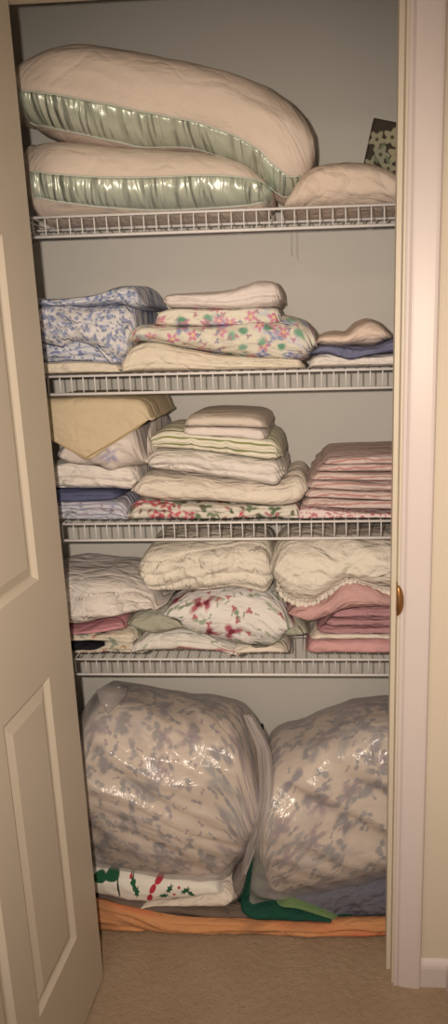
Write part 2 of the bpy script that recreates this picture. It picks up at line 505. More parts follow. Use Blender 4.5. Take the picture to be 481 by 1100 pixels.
# ------------------------------------------------------------------ wire shelves
SH = [1.6700, 1.3530, 1.0290, .7030]     # underside of the front lip
LIP = .0405; YF = .15
DECK = [z+LIP+.002 for z in SH]
desc = ['white wire shelf at the top, under the satin-trimmed pillows', 'second white wire shelf down, under the blue floral sheets',
        'third white wire shelf down, under the striped pink sheets', 'lowest white wire shelf, above the two bagged comforters']
for i, z in enumerate(SH):
    root = empty('wire_shelf', ((IX0+IX1)/2, (YF+YB)/2, z))
    tag(root, desc[i], 'shelf', 'wire shelves of the closet')
    zt = z+LIP
    r = .0030
    V, F = tube((IX0+.003, YF, z+.002), (IX1-.003, YF, z+.002), .0032); obj('front_rail', V, F, M_wire, root)
    V, F = tube((IX0+.003, YF+.001, zt-.001), (IX1-.003, YF+.001, zt-.001), .0026); obj('front_rail', V, F, M_wire, root)
    for y in (.300, YB-.006):
        V, F = tube((IX0+.003, y, zt-.005), (IX1-.003, y, zt-.005), r); obj('cross_rail', V, F, M_wire, root)
    parts = []
    x = IX0+.012
    while x < IX1-.008:
        parts.append(polytube([(x, YF+.0045, z+.001), (x, YF+.0045, zt-.006), (x, YF+.0052, zt-.0025), (x, YF+.008, zt-.0012), (x, YB-.004, zt-.0012)], .0013, 6))
        x += .0254
    V, F = join(*parts); obj('wire_grid', V, F, M_wire, root)
    for x in (IX0+.001, IX1-.013):
        V, F = box(x, x+.012, YF+.006, YF+.030, z-.001, zt-.003); obj('end_bracket', V, F, M_wire, root, smooth=False)
    for x in (.05, .36, .67):
        V, F = box(x, x+.014, YB-.012, YB, zt-.009, zt-.001); obj('wall_clip', V, F, M_wire, root, smooth=False)
# a loose thread under the top shelf
p = at(313, 250, YF+.02)
tag(obj('loose_thread', *polytube([(p.x, YF, SH[0]+.002), (p.x+.001, YF-.003, SH[0]-.02), (p.x, YF-.002, SH[0]-.04), (p.x+.002, YF-.003, SH[0]-.052)], .0005, 5), cloth('grey_thread', (120, 110, 100))),
    'fine grey thread hanging from the front of the top shelf', 'thread')

# ------------------------------------------------------------------ light: the camera's flash and a dim warm room
ld = bpy.data.lights.new('camera_flash', 'SPOT'); ld.energy = 76; ld.color = (1.0, .83, .66)
ld.shadow_soft_size = .012; ld.spot_size = math.radians(95); ld.spot_blend = .85
lo = bpy.data.objects.new('camera_flash', ld); COL.objects.link(lo)
lo.location = (.488, -1.45, 1.487)
lo.rotation_euler = (Vector((.36, .2, .95))-lo.location).to_track_quat('-Z', 'Y').to_euler()
w = bpy.data.worlds.new('world'); scn.world = w; w.use_nodes = True
w.node_tree.nodes['Background'].inputs[0].default_value = (1.0, .84, .68, 1)
w.node_tree.nodes['Background'].inputs[1].default_value = .30
cl = bpy.data.lights.new('overhead_area_light', 'AREA'); cl.energy = 5; cl.size = .35; cl.color = (1.0, .76, .5)  # weak warm area light overhead, an unseen source out of view
clo = bpy.data.objects.new('overhead_area_light', cl); COL.objects.link(clo); clo.location = (.1, -1.2, 2.40)

# ------------------------------------------------------------------ fabrics
def spots(t, uv, c, scale, c1, c2=None, size=.4, prob=.6, seed=0, petals=3, soft=5, core=None, lobes=.22):
    """printed sprigs: clustered soft-edged petals"""
    w_ = t.noise(uv, scale*1.1, 2)
    v = t.vmath('ADD', uv, t.vmath('MULTIPLY', w_.outputs['Color'], (.35/scale, .35/scale, 0)))
    return t.flower(c, v, scale, c1, size, petals, prob, c2, core, lobes, seed, soft)
def blue_floral(t, uv, c):
    c = spots(t, uv, c, 42, S(150, 158, 190), S(176, 182, 204), .5, .75, 1)
    c = spots(t, uv, c, 60, S(128, 138, 168), S(150, 160, 186), .45, .6, 2, 2)
    return spots(t, uv, c, 95, S(130, 140, 176), None, .4, .5, 7, 2)
def blue_small(t, uv, c):
    c = t.stripes(c, uv, .017, .35, S(150, 162, 192), wob=.02, tilt=.2, soft=5)
    c = spots(t, uv, c, 50, S(120, 136, 180), S(170, 176, 196), .5, .8, 3, 2)
    return spots(t, uv, c, 90, S(100, 116, 160), None, .4, .4, 33, 2)
def pink_floral(t, uv, c):
    c = spots(t, uv, c, 20, S(186, 206, 200), S(214, 206, 216), .5, .5, 26, 3, 3)
    c = spots(t, uv, c, 24, S(132, 140, 186), S(164, 170, 200), .5, .36, 4, 4, core=S(200, 200, 216))
    c = spots(t, uv, c, 27, S(218, 112, 148), S(220, 150, 176), .48, .46, 5, 5, core=S(232, 196, 150))
    c = spots(t, uv, c, 26, S(96, 160, 126), S(140, 186, 156), .42, .4, 6, 1)
    return spots(t, uv, c, 48, S(206, 130, 140), S(140, 160, 176), .4, .4, 9, 3)
def red_floral(t, uv, c):
    c = spots(t, uv, c, 22, S(132, 150, 124), S(168, 178, 150), .42, .5, 11, 2, lobes=.4)
    c = spots(t, uv, c, 15, S(172, 66, 86), S(190, 104, 116), .42, .46, 12, 3, core=S(128, 44, 62), lobes=.25)
    c = spots(t, uv, c, 40, S(120, 142, 110), S(150, 160, 130), .32, .5, 13, 2, lobes=.4)
    return spots(t, uv, c, 34, S(184, 90, 104), None, .36, .26, 23, 3)
def green_sprig(t, uv, c):
    c = spots(t, uv, c, 26, S(150, 166, 136), S(176, 184, 160), .4, .4, 41, 2, lobes=.4)
    return t.stripes(c, uv, .30, .045, S(186, 60, 80), wob=.03, tilt=.35, soft=40, off=.12)
def red_green(t, uv, c):
    c = spots(t, uv, c, 26, S(84, 108, 76), S(128, 140, 106), .52, .75, 14, 3)
    c = spots(t, uv, c, 22, S(190, 52, 74), S(206, 92, 106), .52, .55, 15, 4, core=S(224, 180, 176))
    return spots(t, uv, c, 44, S(96, 104, 80), S(200, 110, 120), .42, .5, 44, 2)
def green_stripe(t, uv, c):
    c = t.stripes(c, uv, .021, .36, S(132, 138, 62), wob=.006, soft=9)
    return t.stripes(c, uv, .021, .14, S(190, 190, 136), wob=.006, off=.46)
def pink_stripe(t, uv, c):
    c = t.stripes(c, uv, .023, .32, S(182, 104, 100), wob=.006, soft=6, tilt=.04)
    c = t.stripes(c, uv, .023, .18, S(164, 132, 120), wob=.006, soft=5, off=.38, tilt=.04)
    return t.stripes(c, uv, .0072, .28, S(190, 156, 144), wob=.004, soft=4, off=.3, tilt=.04)
def rose_dots(t, uv, c):
    c = spots(t, uv, c, 60, S(186, 92, 102), S(206, 130, 134), .5, .75, 16, 2)
    return spots(t, uv, c, 100, S(196, 120, 126), None, .4, .5, 66, 2)
def lilac_design(t, uv, c):
    return spots(t, uv, c, 13, S(172, 156, 182), S(176, 180, 196), .34, .6, 17, 5, core=S(216, 206, 210))
def pale_floral(t, uv, c):
    c = spots(t, uv, c, 26, S(132, 150, 112), S(168, 170, 160), .44, .55, 18, 3)
    return spots(t, uv, c, 30, S(206, 132, 128), S(186, 150, 104), .38, .4, 19, 4)
def navy_stripe(t, uv, c):
    c = t.stripes(c, uv, .016, .28, S(140, 142, 170), wob=.01)
    return spots(t, uv, c, 40, S(176, 150, 160), S(150, 160, 190), .4, .35, 71, 2)
def comforter(t, uv, c):
    g1, g2, mv = S(142, 138, 142), S(162, 158, 158), S(166, 142, 146)
    c = spots(t, uv, c, 8, S(214, 190, 172), S(206, 196, 188), .6, .6, 20, 3, 2)
    c = spots(t, uv, c, 9.5, g2, S(168, 170, 164), .50, .50, 23, 3, 4, lobes=.3)
    c = spots(t, uv, c, 12, g1, S(124, 126, 140), .50, .45, 21, 2, 5, lobes=.35)
    c = spots(t, uv, c, 12, mv, S(172, 146, 148), .50, .42, 22, 5, 5, core=S(140, 128, 138), lobes=.25)
    c = spots(t, uv, c, 19, g1, S(144, 152, 146), .46, .55, 24, 2, 6, lobes=.4)
    c = spots(t, uv, c, 24, g2, S(130, 130, 142), .42, .5, 27, 2, 6, lobes=.4)
    return spots(t, uv, c, 34, mv, g2, .38, .35, 25, 2, 6, lobes=.4)
def orange_brown(t, uv, c):
    n = t.noise(t.map(uv, (3.2, 9, 1)), 1.0, 3); n.inputs['Distortion'].default_value = 1.2
    r = t.math('MULTIPLY', t.math('SUBTRACT', n.outputs['Fac'], .46), 5, clamp=True)
    c = t.mix(r, c, S(150, 104, 70))
    n = t.noise(t.map(uv, (2.6, 14, 1), loc=(4, 1, 0)), 1.0, 2)
    return t.mix(t.math('MULTIPLY', t.math('SUBTRACT', n.outputs['Fac'], .54), 6, clamp=True), c, S(212, 100, 48))

CREAM = (242, 226, 204); WHITE = (240, 228, 214)
K = dict(
 pillow=cloth('peach_cotton_ticking', (242, 220, 198), wr=.35, wscale=(9, 20)),
 flat=cloth('peach_cotton', (238, 214, 190), wr=.6, wscale=(12, 14)),
 cream=cloth('cream_cotton', CREAM, wr=.7), yellow=cloth('pale_yellow_cotton', (240, 224, 196), wr=.6),
 ivory=cloth('ivory_fitted_cotton', (240, 228, 206), wr=.8, wscale=(16, 22)),
 white=cloth('white_cotton', WHITE, wr=.7), blush=cloth('blush_terry', (238, 210, 188), wr=.5),
 wpeach=cloth('white_terry', (240, 224, 212), wr=.5), beige=cloth('beige_terry', (226, 208, 188), wr=.4),
 gold=cloth('golden_towel', (214, 192, 152), wr=.5, wscale=(8, 12)),
 greensp=cloth('green_sprig_print', (236, 228, 214), green_sprig, wr=.7),
 bluefl=cloth('blue_floral_print', (232, 226, 222), blue_floral, wr=.7), bluesm=cloth('small_blue_print', (224, 222, 224), blue_small, wr=.7),
 pinkfl=cloth('pink_blue_floral_print', (238, 228, 204), pink_floral, wr=.6), redfl=cloth('red_flower_print', (240, 232, 222), red_floral, wr=.6),
 redgr=cloth('red_green_floral_print', (232, 222, 202), red_green, wr=.8), greenst=cloth('olive_striped_cotton', (240, 230, 206), green_stripe, wr=.5),
 pinkst=cloth('pink_striped_cotton', (224, 200, 188), pink_stripe, wr=.4), rose=cloth('rose_sprig_print', (238, 216, 208), rose_dots, wr=.4),
 lilac=cloth('lilac_flower_print', (230, 214, 200), lilac_design, wr=.6), palefl=cloth('pale_floral_print', (230, 216, 190), pale_floral, wr=.8),
 navy=cloth('navy_cotton', (96, 100, 136), wr=.6), blue=cloth('slate_blue_cotton', (122, 124, 156), wr=.9, wscale=(20, 24)),
 bluestr=cloth('blue_edged_white_cotton', (216, 212, 218), navy_stripe, wr=.8),
 black=cloth('black_cotton', (34, 30, 40), wr=.8), hot=cloth('bright_pink_cotton', (222, 150, 156), wr=.5),
 sage=cloth('sage_green_cotton', (182, 180, 156), wr=.7), pink=cloth('dusty_pink_cotton', (218, 166, 158), wr=.7),
 mauve=cloth('mauve_pink_cotton', (194, 140, 142), wr=.7), rosepink=cloth('rose_pink_cotton', (224, 164, 160), wr=.5),
 orange=cloth('orange_brown_throw', (228, 154, 88), orange_brown, wr=.5, wscale=(6, 24)),
 brown=cloth('taupe_blanket', (124, 106, 92), wr=.6), green=cloth('forest_green_fleece', (22, 84, 66), wr=.7, wscale=(8, 10)),
 lime=cloth('lime_green_fleece', (116, 148, 88), wr=.4), grey=cloth('heathered_grey_blanket', (118, 116, 128), wr=.6, wscale=(30, 40)),
 comf=cloth('muted_floral_comforter', (242, 220, 192), comforter, wr=.6, wscale=(5, 6), mott=.04),
)

BOL = []
def fold(name, label, cat, mat, top, bot, y0=.17, y1=.44, group=None, **kw):
    kw.setdefault('e', 5.0); kw.setdefault('rx', .02)
    b = Bolster(top, bot, y0, y1, **kw)
    o = b.build(name, K[mat] if isinstance(mat, str) else mat)
    tag(o, label, cat, group); BOL.append((o, b)); return o, b

# satin: shiny pale green band with its own ripples
def satin():
    t = NT('pale_green_satin'); uv = t.uv()
    w = t.noise(t.map(uv, (26, 5, 1), rot=.12), 1.0, 1.5); w.inputs['Distortion'].default_value = 1.1
    w2 = t.noise(t.map(uv, (60, 9, 1), rot=-.1), 1.0, 1); w2.inputs['Distortion'].default_value = .9
    bp = t.bump(w.outputs['Fac'], 1.0, .040); bp = t.bump(w2.outputs['Fac'], .4, .012, bp)
    t.b.inputs['Metallic'].default_value = .35
    t.b.inputs['Coat Weight'].default_value = .25; t.b.inputs['Coat Roughness'].default_value = .15
    m = t.finish(S(212, 220, 196), .34, 0, bp, .8)
    return m
M_satin = satin()
M_pipe = cloth('pale_green_cord', (214, 214, 196), wr=.1)

def trim(bol, parent, hi, lo, sd, x_end=None, x_start=None):
    """satin band sewn round the pillow's front edge between two seams"""
    fh, a0, a1 = curve_fn(hi, bol.y0); fl_, b0, b1 = curve_fn(lo, bol.y0)
    xa = max(bol.x0+.002, a0 if x_start is None else x_start); xb = min(bol.x1-.002, a1 if x_end is None else x_end)
    nx = int((xb-xa)/.0022); nv = 14
    V, U = [], []
    def P(x, v, out):
        z = fl_(x)+(fh(x)-fl_(x))*v
        zc, H, yc, D = bol.dims(x); z = min(max(z, zc-H*.47), zc+H*.47)
        y = bol.front_y(x, z)
        rip = (nz(x*42+v*2.2, v*1.5, sd)*.9+nz(x*85-v*2, v*1.4, sd+3)*.5)*.0048*math.sin(PI*min(1, max(0, v)))**.5
        return (x, y-.0075-out-rip-.004*math.sin(PI*v), z)
    for i in range(nx+1):
        x = xa+(xb-xa)*i/nx
        for k in range(nv+1):
            p = P(x, k/nv, 0)
            if k in (0, nv): p = (p[0], p[1]+.012, p[2])
            V.append(p); U.append((x, k/nv*.055))
    F = [(i*(nv+1)+k, (i+1)*(nv+1)+k, (i+1)*(nv+1)+k+1, i*(nv+1)+k+1) for i in range(nx) for k in range(nv)]
    o = obj('satin_trim', V, F, M_satin, parent, uvs={'uv': U})
    for v in (0.02, .98):
        pts = [Vector(P(xa+(xb-xa)*i/120, v, -.003)) for i in range(121)]
        obj('piping', *polytube(pts, .0016, 6), M_pipe, parent)
    o['label'] = 'shiny pale green satin band'
    return o

D1, D2, D3, D4 = DECK[0], DECK[1], DECK[2], DECK[3]
# ---- top shelf
o, b = fold('pillow', 'peach pillow lying flat on the top shelf, under the other satin-trimmed pillow', 'pillow', 'pillow',
    [(24,150),(36,148),(80,150),(140,156),(200,160),(235,164),(262,172),(282,186),(292,203)],
    [(24,225),(38,236),(100,237),(200,236),(262,233),(280,226),(292,212)], .165, .445, 'satin-trimmed pillows',
    e=2.5, rx=.10, ky=.5, kz=.9, yt=.24, wr=.005, wf=(5, 7), seed=1, zmin=D1, yb=.19)
trim(b, o, [(30,183),(60,187),(110,190),(160,190),(220,188),(270,190),(290,194)], [(30,211),(60,216),(110,221),(160,223),(220,221),(265,218),(290,213)], 1)
o, b = fold('pillow', 'larger peach pillow slumped on top of the other satin-trimmed pillow, its right end drooping', 'pillow', 'pillow',
    [(10,86),(22,78),(40,64),(62,54),(92,49),(140,55),(190,64),(240,76),(280,90),(308,106),(326,124),(337,146),(338,160)],
    [(10,115),(24,128),(60,142),(110,152),(150,155),(195,155),(235,165),(262,178),(280,192),(296,206),(306,210),(322,202),(334,184),(338,170)], .155, .45, 'satin-trimmed pillows',
    e=2.4, rx=.13, ky=.35, kz=.97, yt=.26, wr=.006, wf=(5, 7), seed=2, yb=.185)
trim(b, o, [(14,92),(24,96),(60,101),(110,110),(160,120),(205,128),(245,141),(275,157),(295,176),(310,186),(322,184)],
     [(14,120),(24,124),(60,133),(110,143),(155,151),(200,155),(240,168),(265,182),(285,197),(300,209),(316,203)], 2)
fold('pillow', 'small flat peach pillow without trim at the right end of the top shelf', 'pillow', 'flat',
    [(304,220),(310,207),(320,192),(340,178),(365,173),(395,174),(420,182),(445,196)], [(304,225),(445,226)], .175, .45,
    e=2.6, rx=.06, kz=.5, yt=.24, wr=.008, wf=(9, 12), seed=3, zmin=D1)
# patterned dark box
c0, c1 = at(389, 181, .26), at(400, 131, .26)
def box_print(t, uv, c):
    for cx, cy, r, cl_ in ((.016,.066,.016,(160,154,122)),(.046,.076,.017,(166,160,126)),(.030,.038,.017,(150,148,124)),(.064,.044,.018,(168,158,122)),
                         (.012,.014,.012,(150,150,120)),(.052,.014,.015,(156,150,120)),(.086,.07,.016,(190,180,130)),(.092,.03,.016,(180,170,128))):
        c = t.ellipse(c, uv, cx, cy, r, r, .4+cx*9, S(*cl_), 5)
        c = t.ellipse(c, uv, cx, cy, r*.25, r*.25, 0, S(90, 80, 56))
    for cx, cy, a_ in ((.03,.056,1.1),(.047,.03,-.9),(.07,.066,.5),(.022,.028,2.2),(.078,.014,.7)):
        c = t.ellipse(c, uv, cx, cy, .010, .0035, a_, S(112, 124, 92))
    return c
M_box = cloth('dark_floral_paper', (72, 62, 52), box_print, rough=.5, wr=.02)
wb, hb, tb = .105, .108, .055
Vb, Ub, Fb = [], [], []
bev = .004
prof = [(-wb*0, 0)]
ringpts = lambda ins, dpt: [(ins, dpt, ins), (wb-ins, dpt, ins), (wb-ins, dpt, hb-ins), (ins, dpt, hb-ins)]
for ins, dpt in ((bev, 0), (0, bev), (0, tb*.45), (-.0012, tb*.46), (-.0012, tb*.5), (0, tb*.51), (0, tb-bev), (bev, tb)):
    Vb += ringpts(ins, dpt); Ub += [(p[0], p[2]) for p in ringpts(ins, dpt)]
for i in range(7):
    for q in range(4): Fb.append((i*4+q, i*4+(q+1) % 4, i*4+4+(q+1) % 4, i*4+4+q))
Fb += [(0,1,2,3), (28,29,30,31)]
ry = Matrix.Rotation(math.radians(13), 4, 'Y'); rxm = Matrix.Rotation(math.radians(-8), 4, 'X')
Vw = [tuple(rxm @ ry @ Vector(p) + Vector((c0.x, .26, c0.z-.004))) for p in Vb]
tag(obj('gift_box', Vw, Fb, M_box, smooth=False, uvs={'uv': Ub}), 'small dark box printed with cream flowers, tilted on the flat peach pillow', 'box')

# ---- second shelf
G2 = 'folded linens on the second shelf'; G3 = 'folded linens on the third shelf'; G4 = 'folded linens on the lowest shelf'
fold('folded_sheets', 'pale yellow folded sheets lying at the bottom of the left blue floral stack', 'bedding', 'yellow',
     [(36,389),(90,388),(128,391),(134,396)], [(36,404),(134,404)], .175, .44, G2, zmin=D2, layers=3, seed=4, la=.004, kz=.7)
fold('folded_sheets', 'pale blue sheets folded below the draped blue floral cloth, with blue edges', 'bedding', 'bluesm',
     [(36,360),(90,358),(128,366),(141,382)], [(36,391),(90,390),(128,393),(141,392)], .19, .44, G2, layers=4, seed=5, la=.005, wr=.004)
fold('folded_sheets', 'blue floral cloth bulging in the middle of the left stack, its corners hanging in points', 'bedding', 'bluefl',
     [(34,324),(60,320),(90,326),(120,322),(143,327),(152,345),(150,358)], [(34,372),(50,374),(64,378),(78,370),(100,378),(117,396),(135,388),(142,366),(150,360)], .158, .44, G2,
     e=3.2, layers=2, seed=6, la=.008, wr=.009, wf=(12, 16), rx=.03, lw=.9)
fold('folded_sheets', 'thin blue-edged floral sheet folded on top of the left stack', 'bedding', 'bluesm',
     [(34,319),(60,320),(92,317),(108,313),(124,306),(140,304),(147,308),(158,326)], [(34,330),(60,330),(92,329),(120,327),(143,332),(158,330)], .165, .44, G2,
     e=3.2, layers=2, seed=7, la=.005, wr=.007, wf=(14, 16), lw=.7)
fold('folded_sheets', 'cream sheets folded in thin layers at the bottom of the middle stack', 'bedding', 'yellow',
     [(128,398),(133,385),(145,370),(165,366),(200,374),(240,380),(320,385),(328,392)], [(128,404),(328,404)], .168, .44, G2, zmin=D2, layers=5, seed=8, la=.004, wr=.004, kz=.8, lw=.6)
fold('quilt', 'cream cloth with pink, blue and green flowers bundled in the middle stack', 'bedding', 'pinkfl',
     [(133,366),(140,354),(150,346),(175,346),(235,344),(280,336),(300,338),(322,343),(338,355),(342,372)], [(133,370),(150,368),(200,376),(240,383),(280,390),(310,392),(330,387),(342,376)], .160, .44, G2,
     e=3.0, layers=1, seed=9, la=.003, wr=.009, wf=(7, 10), rx=.04)
fold('folded_sheets', 'flowered sheet folded thin, between the white towel and the floral bundle', 'bedding', 'pinkfl',
     [(165,346),(172,335),(185,331),(240,331),(298,330),(304,342)], [(165,350),(180,351),(240,351),(290,351),(304,348)], .172, .42, G2, layers=3, seed=10, la=.004, wr=.004)
fold('towel', 'white towel folded on top of the middle stack of the second shelf', 'towel', 'wpeach',
     [(173,322),(178,315),(200,313),(240,311),(262,305),(275,300),(294,301),(302,310),(303,322)], [(173,326),(180,331),(205,332),(250,334),(298,330),(303,326)], .165, .41, G2, e=3.2, layers=2, seed=11, la=.006, wr=.005)
fold('folded_sheets', 'white sheets folded flat under the slate blue cloth at the right end', 'bedding', 'white',
     [(330,398),(334,384),(350,378),(400,380),(460,376)], [(330,402),(460,402)], .17, .42, G2, zmin=D2, e=3.5, layers=2, seed=12, la=.004, wr=.006)
fold('folded_cloth', 'slate blue cloth folded between a peach towel and white sheets', 'bedding', 'blue',
     [(334,376),(345,370),(370,370),(400,372),(425,362),(460,362)], [(334,382),(352,381),(365,386),(378,389),(395,383),(428,379),(460,380)], .160, .41, G2, e=3.0, layers=2, seed=13, la=.004, wr=.007, wf=(15, 18), lw=.8)
fold('towel', 'peach towel rolled loosely on top of the slate blue cloth', 'towel', 'blush',
     [(337,368),(343,358),(358,354),(372,355),(385,345),(398,341),(408,345),(420,356),(422,362)], [(337,372),(360,374),(380,372),(400,373),(422,366)], .168, .44, G2, e=2.6, layers=1, seed=14, la=.006, wr=.008, wf=(12, 16), rx=.03)

# ---- third shelf
fold('folded_sheets', 'white sheets with blue stripes folded at the bottom of the left stack', 'bedding', 'bluestr',
     [(48,538),(90,536),(130,537),(142,545)], [(48,566),(142,566)], 0.163, .44, G3, e=7.0, zmin=D3, layers=5, seed=15, la=.006, wr=.006, lw=.6, kz=.8)
fold('folded_cloth', 'dark navy folded cloth in the left stack of the third shelf', 'bedding', 'navy',
     [(48,525),(90,526),(118,526),(130,530)], [(48,540),(90,540),(118,538),(130,534)], 0.158, .44, G3, layers=2, seed=16, la=.004, wr=.003)
fold('folded_sheets', 'white sheets folded above the navy cloth', 'bedding', 'white',
     [(48,498),(80,494),(120,496),(145,500),(150,512)], [(48,526),(90,527),(120,527),(140,528),(150,520)], 0.164, .44, G3, layers=3, seed=17, la=.005, wr=.006, wf=(10, 16), lw=.6)
fold('pillowcase', 'white pillowcase with lilac flowers hanging below the golden towel', 'pillowcase', 'lilac',
     [(60,480),(80,462),(110,450),(140,446),(158,450),(165,470),(160,492)], [(60,497),(85,506),(105,510),(120,518),(135,508),(150,504),(160,498)], 0.152, .44, G3, e=3.0, layers=1, la=.004, seed=18, wr=.010, wf=(9, 10), rx=.03)
M_hem = cloth('tan_hem', (186, 158, 104), wr=.1)
tw = drape('towel', [(44,428),(60,428),(100,427),(148,429),(158,436),(163,448)], [(44,468),(57,474),(75,484),(93,494),(120,478),(145,462),(158,452),(163,450)], .142, .42, K['gold'], wr=.006, seed=1, th=.006, r=.02, waves=5)
tag(tw, 'golden towel draped over the top of the left stack, its corner hanging in a point', 'towel')
pts = [at(px, py, .145) for px, py in ((62,475),(75,482.5),(93,491.5),(120,476),(145,460.5),(157,452.5))]
sm = []
for i in range(len(pts)-1):
    for k in range(8): sm.append(pts[i].lerp(pts[i+1], k/8))
sm.append(pts[-1])
# hem follows the cloth
dg = bpy.context.evaluated_depsgraph_get()
hem = []
for q in sm:
    best = None
    for v in tw.data.vertices:
        wv = v.co+tw.location
        if abs(wv.x-q.x) < .003 and abs(wv.z-q.z) < .006:
            if best is None or wv.y < best: best = wv.y
    hem.append(Vector((q.x, (best if best else .142)-.0008, q.z)))
obj('hem', *polytube(hem, .0016, 6), M_hem, tw)
fold('folded_sheets', 'cloth with bright red and green flowers at the bottom of the middle stack', 'bedding', 'redgr',
     [(132,556),(140,543),(150,536),(200,540),(250,542),(318,541),(326,552)], [(132,568),(326,568)], 0.160, .44, G3, e=7.0, zmin=D3, layers=2, seed=20, la=.006, wr=.008, wf=(10, 14), lw=.9, kz=.8)
fold('blanket', 'long white blanket folded above the red and green flowered cloth', 'blanket', 'cream',
     [(138,525),(145,516),(157,509),(200,512),(260,518),(300,515),(322,509),(331,518),(332,530)], [(138,532),(150,538),(180,544),(220,543),(260,546),(300,550),(322,545),(332,536)], 0.154, .44, G3, e=2.8, layers=1, la=.003, seed=21, wr=.007, wf=(6, 10), rx=.04)
fold('pillowcase', 'white pillowcase bundled in the middle stack, under the olive-striped sheets', 'pillowcase', 'white',
     [(153,494),(160,486),(172,482),(210,482),(260,487),(295,490),(306,500),(307,510)], [(153,498),(162,506),(200,512),(240,517),(275,523),(296,527),(307,516)], 0.151, .43, G3, e=2.8, layers=2, seed=22, la=.007, wr=.007, wf=(9, 12), lw=.9, rx=.03)
fold('folded_sheets', 'cream sheets with olive green stripes folded near the top of the middle stack', 'bedding', 'greenst',
     [(157,476),(163,466),(178,459),(200,460),(250,463),(290,467),(301,476),(304,490)], [(157,481),(170,484),(200,486),(250,492),(292,498),(304,494)], 0.156, .42, G3, e=3.2, layers=3, seed=23, la=.006, wr=.004, lw=.5)
fold('towel', 'white towel folded directly under the small beige towel', 'towel', 'wpeach',
     [(195,463),(200,458),(240,457),(284,460),(288,466)], [(195,467),(210,469),(250,471),(284,474),(288,470)], 0.163, .44, G3, layers=1, la=.002, seed=24, wr=.003)
fold('towel', 'small beige towel folded at the very top of the middle stack', 'towel', 'beige',
     [(197,455),(202,447),(220,444),(270,445),(284,450),(288,458)], [(197,460),(210,460),(250,461),(286,462),(288,461)], 0.160, .44, G3, e=3.5, layers=1, la=.002, seed=25, wr=.003)
fold('folded_sheets', 'white cloth with small rose sprigs at the bottom of the right stack', 'bedding', 'rose',
     [(316,552),(322,545),(340,545),(400,550),(460,551)], [(316,572),(460,576)], 0.156, .42, G3, e=7.0, zmin=D3, layers=2, seed=26, la=.005, wr=.004)
px0 = [(324,546,533),(326,536,523),(329,526,514),(333,517,505),(338,508,497),(346,500,489.5)]
lab6 = ['pink striped sheet folded just above the rose-sprigged cloth', 'second pink striped sheet above the rose-sprigged cloth', 'third pink striped sheet above the rose-sprigged cloth',
        'pink striped sheet third from the top of its stack', 'pink striped sheet second from the top of its stack', 'topmost pink striped sheet of the right stack']
for i, (xl, yb_, yt_) in enumerate(px0):
    fold('striped_sheet', lab6[i], 'bedding', 'pinkst', [(xl,yt_+5),(xl+10,yt_),(400,yt_+ (1 if i < 4 else -3)),(460,yt_+(2 if i < 4 else -3))],
         [(xl,yb_),(xl+10,yb_+1),(400,yb_+(4 if i < 3 else 1)),(460,yb_+(4 if i < 3 else 1))], .154+.003*(i % 2), .41, 'pink striped sheets', layers=2-(i in (4,)), seed=27+i, la=.0045, wr=.006, e=3.0, wf=(10, 16), lw=.8)

# ---- lowest wire shelf
fold('folded_sheets', 'striped and flowered sheets at the bottom of the left stack, beside the black cloth', 'bedding', 'palefl',
     [(66,700),(100,692),(125,684),(150,688),(160,697)], [(66,712),(160,712)], 0.173, .44, G4, e=7.0, zmin=D4, layers=3, seed=33, la=.006, wr=.006, lw=.8, kz=.8)
fold('folded_cloth', 'black folded cloth poking out at the left end of the lowest shelf', 'bedding', 'black',
     [(62,688),(80,687),(98,688),(112,692)], [(62,699),(80,701),(100,701),(112,697)], 0.152, .40, G4, e=2.6, layers=1, seed=34, la=.002, wr=.004, rx=.03)
fold('folded_sheets', 'cream flowered sheet folded above the black cloth', 'bedding', 'palefl',
     [(62,680),(95,678),(130,674),(146,676),(150,684)], [(62,689),(95,690),(125,692),(142,694),(150,688)], 0.160, .42, G4, e=3, layers=2, seed=35, la=.004, wr=.005)
fold('folded_cloth', 'thin bright pink cloth showing under the big white sheet at left', 'bedding', 'hot',
     [(62,676),(95,674),(112,670),(128,668),(135,672)], [(62,682),(95,681),(115,680),(128,677),(135,675)], 0.156, .41, G4, e=3, seed=36, wr=.002)
fold('folded_sheets', 'big rumpled white sheet filling the left end of the lowest shelf', 'bedding', 'white',
     [(62,600),(90,598),(125,600),(150,602),(180,612),(186,628)], [(62,674),(85,676),(105,672),(125,668),(145,662),(165,656),(178,650),(186,640)], 0.153, .44, G4, e=3.4, layers=3, seed=37, yt=.36, la=.008, wr=.012, wf=(8, 14), rx=.03, lw=1.2)
fold('folded_sheets', 'white cloth with a red border and green print under the sage cloth', 'bedding', 'greensp',
     [(138,694),(150,684),(165,676),(195,674),(225,684),(250,694),(262,702)], [(138,712),(262,712)], 0.164, .44, G4, zmin=D4, e=3, layers=2, seed=39, la=.005, wr=.006, wf=(9, 12), kz=.8)
fold('folded_cloth', 'sage green cloth folded left of the red flowered sheet', 'bedding', 'sage',
     [(134,668),(145,660),(165,654),(190,650),(212,652),(218,664)], [(134,674),(150,680),(165,686),(195,680),(214,676),(218,668)], 0.160, .42, G4, e=3, layers=1, seed=40, la=.004, wr=.006, rx=.03)
fold('folded_cloth', 'sage green cloth bunched right of the red flowered sheet', 'bedding', 'sage',
     [(268,690),(280,674),(295,664),(315,664),(328,672),(332,680)], [(268,700),(285,702),(305,692),(325,686),(332,684)], 0.160, .42, G4, e=2.6, layers=1, seed=41, la=.004, wr=.009, wf=(14, 14), rx=.03)
fold('folded_sheets', 'white sheet folded under the bunched sage cloth, by the gap', 'bedding', 'cream',
     [(240,702),(256,692),(290,688),(306,692),(311,700)], [(240,712),(311,712)], 0.166, .42, G4, zmin=D4, e=3, layers=1, seed=42, wr=.004)
